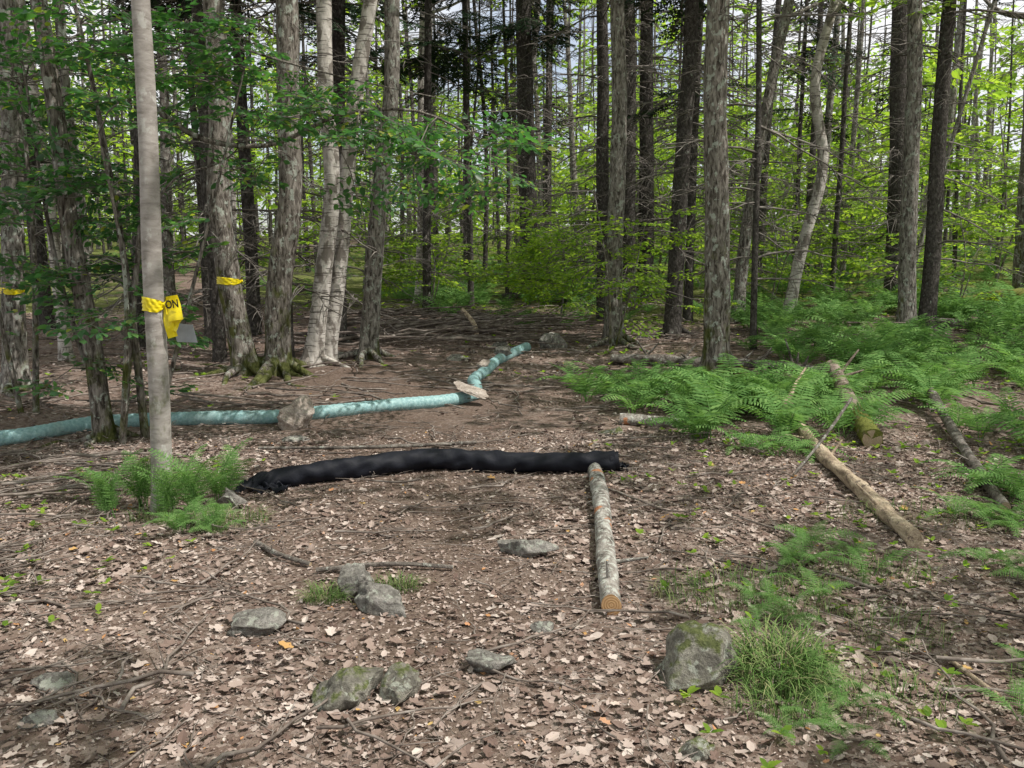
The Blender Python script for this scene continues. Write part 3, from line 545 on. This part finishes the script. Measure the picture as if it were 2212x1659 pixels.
g=G('teal_woven_sock'); n=g.noise(g.co((1,1,1)),40,5,.65)
c=g.ramp(n,[(.3,(.15,.28,.30)),(.5,(.24,.40,.41)),(.72,(.38,.54,.545))]); c=g.mix(g.ramp(g.noise(g.co(),3.5,4),[(.5,0.),(.7,.35)]),c,(.22,.23,.20))
g.pbr(c,.55,g.bump(n,.5,.006),.4); b.build('green_erosion_control_sock',[g.m])
# ---------------------------------------------------------------- black fabric roll
fp=np.array([(-1.80,6.02),(-1.55,6.12),(-1.1,6.28),(-.66,6.46),(-.2,6.47),(.3,6.44),(.76,6.42)]); hz=np.array([.05,.066,.074,.085,.08,.075,.075])
f3=np.c_[fp,ht(fp[:,0],fp[:,1])+hz]; fs=smooth_path(f3,320); fr=np.interp(np.linspace(0,1,320),[0,.03,.1,.4,.45,.5,.97,1],[.05,.066,.076,.078,.084,.076,.074,.078]); uu=np.linspace(0,1,320)
def ff(i,th,p):
    s=uu[i]*2.6; return 1+.05*np.sin(2*th+s*7)+.05*np.sin(3*th-s*16+np.sin(s*9))+.045*np.sin(th*5+s*31)*np.sin(s*5+1)+.045*np.sin(2*th-s*44)*(.4+.6*np.sin(s*3)**2)+.16*np.exp(-((uu[i]-.03)/.03)**2)*np.sin(4*th+s*60)
b=MB(); tube(b,fs,fr,36,0,fn=ff,closed_caps=False)
e=fs[-1]; n=90; th=np.linspace(0,6.28*3.2,n); rad=.076-.017*th/6.28; v=[]
for k in range(n):
    for dx in (-.04,.028+.006*math.sin(th[k]*2)): v.append((e[0]+dx,e[1]+rad[k]*math.cos(th[k]),e[2]+rad[k]*math.sin(th[k])))
b.add(v,[(2*k,2*k+1,2*k+3,2*k+2) for k in range(n-1)])
def crumple(cx,cy,w,h,seed,zz):
    n=26; s,t_=np.meshgrid(np.linspace(-1,1,n),np.linspace(-1,1,n)); X=cx+s*w+.02*np.sin(5*t_+seed); Y=cy+t_*h+.015*np.sin(6*s)
    Z=ht(X,Y)+.012+zz*(1-.5*(s**2+t_**2)).clip(0)+.014*np.sin(7*s+3*t_+seed)+.012*np.sin(11*t_-5*s)
    i=np.arange(n-1)[:,None]; j=np.arange(n-1)[None,:]; b.add(np.stack([X,Y,Z],-1).reshape(-1,3),np.stack([i*n+j,i*n+j+1,(i+1)*n+j+1,(i+1)*n+j],-1).reshape(-1,4))
crumple(-1.80,6.03,.10,.10,1,.06); crumple(-1.66,5.98,.10,.07,4,.04); crumple(.80,6.44,.05,.07,7,.03)
g=G('black_geotextile'); n=g.noise(g.co((1,1,1)),14,5,.6); n2=g.noise(g.co(),220,2)
g.pbr(g.ramp(n,[(.3,(.004,.005,.009)),(.7,(.010,.011,.018))]),.65,g.bump(g.math('ADD',n,g.math('MULTIPLY',n2,.15)),.5,.012),.22); b.build('black_fabric_roll',[g.m])
# ---------------------------------------------------------------- logs
def woodend(name,c1,c2):
    g=G(name); wv=g.n('ShaderNodeTexWave'); wv.wave_type='RINGS'; wv.rings_direction='Y'; wv.inputs['Scale'].default_value=28; wv.inputs['Distortion'].default_value=1.2; wv.inputs['Detail Scale'].default_value=3; g.l(g.co(),wv.inputs[0])
    c=g.mix(wv.outputs['Fac'],c1,c2); c=g.mix(.5,c,g.ramp(g.noise(g.co(),30,4),[(.3,(.6,.55,.5)),(.7,(1,1,1))]),'MULTIPLY'); g.pbr(c,.8,g.bump(wv.outputs['Fac'],.2,.003),.2); return g.m
W_or=woodend('fresh_cut_wood',(.46,.26,.12),(.64,.42,.23)); W_gr=woodend('weathered_wood',(.30,.23,.15),(.46,.37,.26))
def logm(name,stops,lich,lam,moss=None,patch=None,vs=(12,12,12)):
    g=G(name); f=g.noise(g.co(vs),1,6,.66,.3); f2=g.noise(g.co((1,1,1),(2,5,1)),24,6,.68); c=g.ramp(f,stops); c=g.mix(g.ramp(f2,[(lam,0.),(lam+.04,.85)]),c,lich)
    if patch: c=g.mix(g.ramp(g.noise(g.co((1,1,1),(8,3,2)),7,3,.5),[(patch[1],0.),(patch[1]+.03,.9)]),c,patch[0])
    if moss is not None: 
        c=g.mix(g.ramp(g.math('ADD',g.noise(g.co(),6,5,.6),moss),[(.55,0.),(.65,.95)]),c,g.ramp(g.noise(g.co(),90,3),[(.3,(.07,.085,.015)),(.7,(.20,.21,.045))]))
    g.pbr(c,.9,g.bump(g.math('ADD',f,f2),1.,.02),.15); return g.m
L_b=logm('lichen_birch_bark',[(.35,(.09,.08,.07)),(.5,(.24,.215,.195)),(.7,(.42,.39,.36))],(.48,.49,.45),.52,patch=((.40,.17,.08),.64),vs=(18,7,18))
L_y=logm('peeling_rotten_wood',[(.35,(.20,.15,.11)),(.5,(.42,.33,.24)),(.7,(.60,.50,.38))],(.14,.11,.09),.56,vs=(22,6,22))
L_m=logm('mossy_log_bark',[(.35,(.12,.09,.075)),(.5,(.24,.185,.155)),(.7,(.36,.30,.26))],(.35,.36,.30),.6); L_mm=logm('moss_covered_bark',[(.35,(.12,.09,.07)),(.7,(.3,.25,.2))],(.3,.3,.25),.62,moss=.22)
L_g=logm('gray_log_bark',[(.35,(.06,.05,.045)),(.5,(.15,.13,.115)),(.7,(.30,.27,.245))],(.36,.37,.33),.58)
def log(name,pts,r0,r1,mat,end,lump=.05,stubs=0,extra=None,n=90):
    p=smooth_path(pts,n); ph=U(0,6.28,4); L=np.linspace(0,1,n)*np.linalg.norm(p[-1]-p[0])
    def fn(i,th,q): s=L[i]; return 1+lump*(np.sin(2*th+s*5+ph[0])+.7*np.sin(3*th-s*13+ph[1])+.5*np.sin(5*th+s*29+ph[2])*np.sin(s*9+ph[3]))
    b=MB(); tube(b,p,np.linspace(r0,r1,n),20,0,cap=1,fn=fn)
    for k in range(stubs):
        i=int(U(8,n-8)); a=U(0,3.14); d=np.array([math.cos(a),U(-.3,.3),abs(math.sin(a))]); q=p[i]; tube(b,np.array([q,q+d*r0*1.6,q+d*r0*U(2,5)]),[r0*.3,r0*.22,r0*.12],6,0,cap=1)
    if extra: extra(b,p)
    return b.build(name,[mat,end],tuple(p[0]))
g0=lambda x,y,dz:(x,y,H(x,y)+dz)
log('birch_log',[g0(.445,3.80,.045),g0(.50,4.6,.045),g0(.56,5.4,.045),g0(.60,6.27,.05)],.048,.055,L_b,W_or,.05,2)
log('rotten_log',[g0(2.22,4.72,.04),g0(2.34,5.8,.05),g0(2.46,7.2,.09),g0(2.60,8.3,.22)],.052,.050,L_y,L_y,.10,5)
def mossy_half(b,p):
    q=p[:34]; ph=U(0,6.28,3)
    tube(b,q+[0,0,.006],np.linspace(.088,.07,34)*np.interp(np.arange(34),[0,20,33],[1,1,.9]),20,2,fn=lambda i,th,pp:1+.06*np.sin(4*th+i*.9+ph[0])+.05*np.sin(7*th-i*1.7)+.04*np.sin(9*th+i*2.9))
o=log('mossy_log',[g0(3.0,7.25,.08),g0(3.15,8,.15),g0(3.4,9.1,.26),(3.58,9.85,.42)],.078,.075,L_m,W_gr,.04,2,extra=mossy_half); o.data.materials.append(L_mm)
log('fallen_branch_log',[g0(3.12,5.45,.045),g0(3.5,6.6,.05),g0(3.95,7.9,.1),g0(4.3,9.0,.2)],.036,.045,L_g,W_gr,.07,5)
log('fallen_trunk',[g0(1.35,12.0,.07),g0(2.3,11.75,.08),g0(3.4,11.5,.08),g0(4.0,11.3,.07)],.075,.04,L_g,W_gr,.14,12)
log('birch_log',[g0(1.03,8.35,.05),g0(1.3,8.3,.05),g0(1.6,8.25,.04)],.055,.05,L_b,W_gr,.06); log('fallen_trunk',[g0(8.6,17.3,.15),g0(10,17.6,.3),g0(12.5,18,.3)],.14,.11,L_mm,W_gr,.08,4); log('fallen_trunk',[g0(6.9,15,.1),g0(8,14,.12),g0(9.5,13.4,.1)],.08,.06,L_g,W_gr,.08,4)
log('fallen_branch',[g0(-3.4,8.95,.04),g0(-2.8,8.85,.05),g0(-2.2,8.9,.03)],.025,.015,L_g,W_gr,.08,2); log('fallen_branch',[g0(-2.1,7.2,.03),g0(-1.2,7.1,.05),g0(-.3,7.3,.03)],.012,.016,L_g,W_gr,.08,2); log('fallen_branch',[g0(-.55,14,.05),(-.6,14.1,H(-.6,14.1)+.3),(-.8,14.2,H(-.8,14.2)+.55)],.04,.03,L_y,W_gr,.05)
log('fallen_branch',[g0(2.05,6.3,.02),g0(2.4,6.7,.2),g0(2.75,7.1,.45)],.010,.012,L_g,W_gr,.05); log('fallen_branch',[g0(1.75,3.0,.02),g0(1.72,3.35,.02)],.012,.008,L_y,W_gr,.05);log('splintered_branch',[(2.66,8.5,.20),(2.85,8.75,.42),(2.95,8.85,.52)],.03,.008,L_y,W_gr,.05)
log('fallen_branch',[g0(-1.45,4.85,.02),g0(-1.25,4.6,.03),g0(-1.05,4.45,.02)],.016,.010,L_g,W_gr,.08,1); log('fallen_branch',[g0(-1.0,4.35,.02),g0(-.6,4.4,.03),g0(-.3,4.38,.02)],.012,.010,L_g,W_gr,.08,1)
# ---------------------------------------------------------------- caution tape
g=G('yellow_tape'); g.pbr(g.ramp(g.noise(g.co(),25,3),[(.3,(.72,.56,.0)),(.7,(.85,.70,.01))]),.35,None,.5); M_tape=g.m
g=G('black_lettering'); g.pbr((.01,.01,.01),.5); M_blk=g.m
def tape(full,r,z,width,tail):
    c=at(full,z); b=MB(); n=96; rows=9; V=[]
    for j in range(rows):
        for i in range(n):
            a=6.283*i/n; pin=1-.65*math.exp(-((math.atan2(math.sin(a),math.cos(a)))/.6)**2); u=j/(rows-1)-.5; rr_=r+.006+.0035*math.sin(j*2.6+a*2)+.0025*math.sin(a*11+j*1.3)
            V.append((c[0]+rr_*math.cos(a),c[1]+rr_*math.sin(a),c[2]+u*width*pin+.008*math.sin(a*2)))
    q=[(j*n+i,j*n+(i+1)%n,(j+1)*n+(i+1)%n,(j+1)*n+i) for j in range(rows-1) for i in range(n)]; b.add(V,q)
    k=np.array([c[0]+r+.008,c[1]-.015,c[2]]); tube(b,smooth_path([k+[-.012,0,.012],k,k+[.012,-.008,-.012]],8),[.004,.009,.012,.013,.013,.012,.008,.004],10,0,fn=lambda i,th,p:1+.2*np.sin(3*th+i))
    if tail:
        def flap(p0,d,s,L,w0,w1,seed,grow=2.2):
            m=18; V=[]
            for i in range(m):
                t_=i/(m-1); w_=w0+(w1-w0)*min(1,t_*grow); cc=p0+d*L*t_+np.array([0,.008*math.sin(t_*5+seed),0])
                for u_ in np.linspace(-1,1,7): V.append(cc+s*w_*.5*u_+np.array([0,-.006*math.cos(u_*2.5+seed)+.003*math.sin(u_*6+t_*4),0]))
            b.add(V,[(i*7+j,i*7+j+1,(i+1)*7+j+1,(i+1)*7+j) for i in range(m-1) for j in range(6)])
        def nz(v): v=np.array(v,float); return v/np.linalg.norm(v)
        flap(k+[-.0,-.004,.005],nz((.8,-.15,.25)),nz((-.1,0,.9)),.055,.015,.07,0,1)
        flap(k+[.052,-.018,.055],nz((.18,-.04,-1)),nz((1,0,.18)),.155,.075,.095,0,1.)
        flap(k+[.0,.006,-.01],nz((.22,-.02,-1)),nz((1,0,.3)),.20,.02,.06,2); flap(k+[.085,-.006,-.07],nz((-.35,0,-.8)),nz((.9,0,-.3)),.10,.08,.05,4)
    o=b.build('caution_tape',[M_tape],tuple(c),smooth=True)
    if tail:
        def txt(s_,size,off,ry,sc=(1,1.35,1)):
            cu=bpy.data.curves.new('lettering','FONT'); cu.body=s_; cu.size=size; cu.extrude=.0006; cu.offset=.0012; cu.align_x='CENTER'; cu.align_y='CENTER'
            tmp=bpy.data.objects.new('tmp',cu); scene.collection.objects.link(tmp); dg=bpy.context.evaluated_depsgraph_get(); m_=bpy.data.meshes.new_from_object(tmp.evaluated_get(dg)); bpy.data.objects.remove(tmp)
            m_.materials.clear(); m_.materials.append(M_blk); to=bpy.data.objects.new('lettering',m_); scene.collection.objects.link(to); to.parent=o; to.location=off; to.rotation_euler=(math.pi/2,ry,0); to.scale=sc
        txt('ON',.052,(r+.070,-.052,.002),-.12)
    return o
tape(TREES[0][1],.062,1.32,.085,True); tape(TREES[1][1],.123,1.24,.07,False); tape(TREES[3][1],.150,1.33,.09,False)
b=MB(); x,y,z0=-2.105,5.68,1.14
pl=np.array([(-.075,.055),(.06,.045),(.085,-.07),(-.045,-.065)]); v=[(x+p[0],y+dy,z0+p[1]) for dy in (0,.003) for p in pl]
b.add(v,[(0,1,2,3),(7,6,5,4),(0,4,5,1),(1,5,6,2),(2,6,7,3),(3,7,4,0)],None,0)
tube(b,smooth_path([(x-.05,y+.001,z0+.05),(x-.08,y-.0,z0+.11),(-2.21,5.62,1.30)],8),.0018,5,1)
g=G('bare_sheet_metal'); g.pbr(g.ramp(g.noise(g.co(),12,4),[(.3,(.15,.165,.185)),(.7,(.24,.26,.28))]),.5,None,.4); M_met=g.m
b.build('metal_sign',[M_met,B_fine],(x,y,z0),smooth=False)
print('TOTAL VERTS',sum(len(o.data.vertices) for o in bpy.data.objects if o.type=='MESH'))
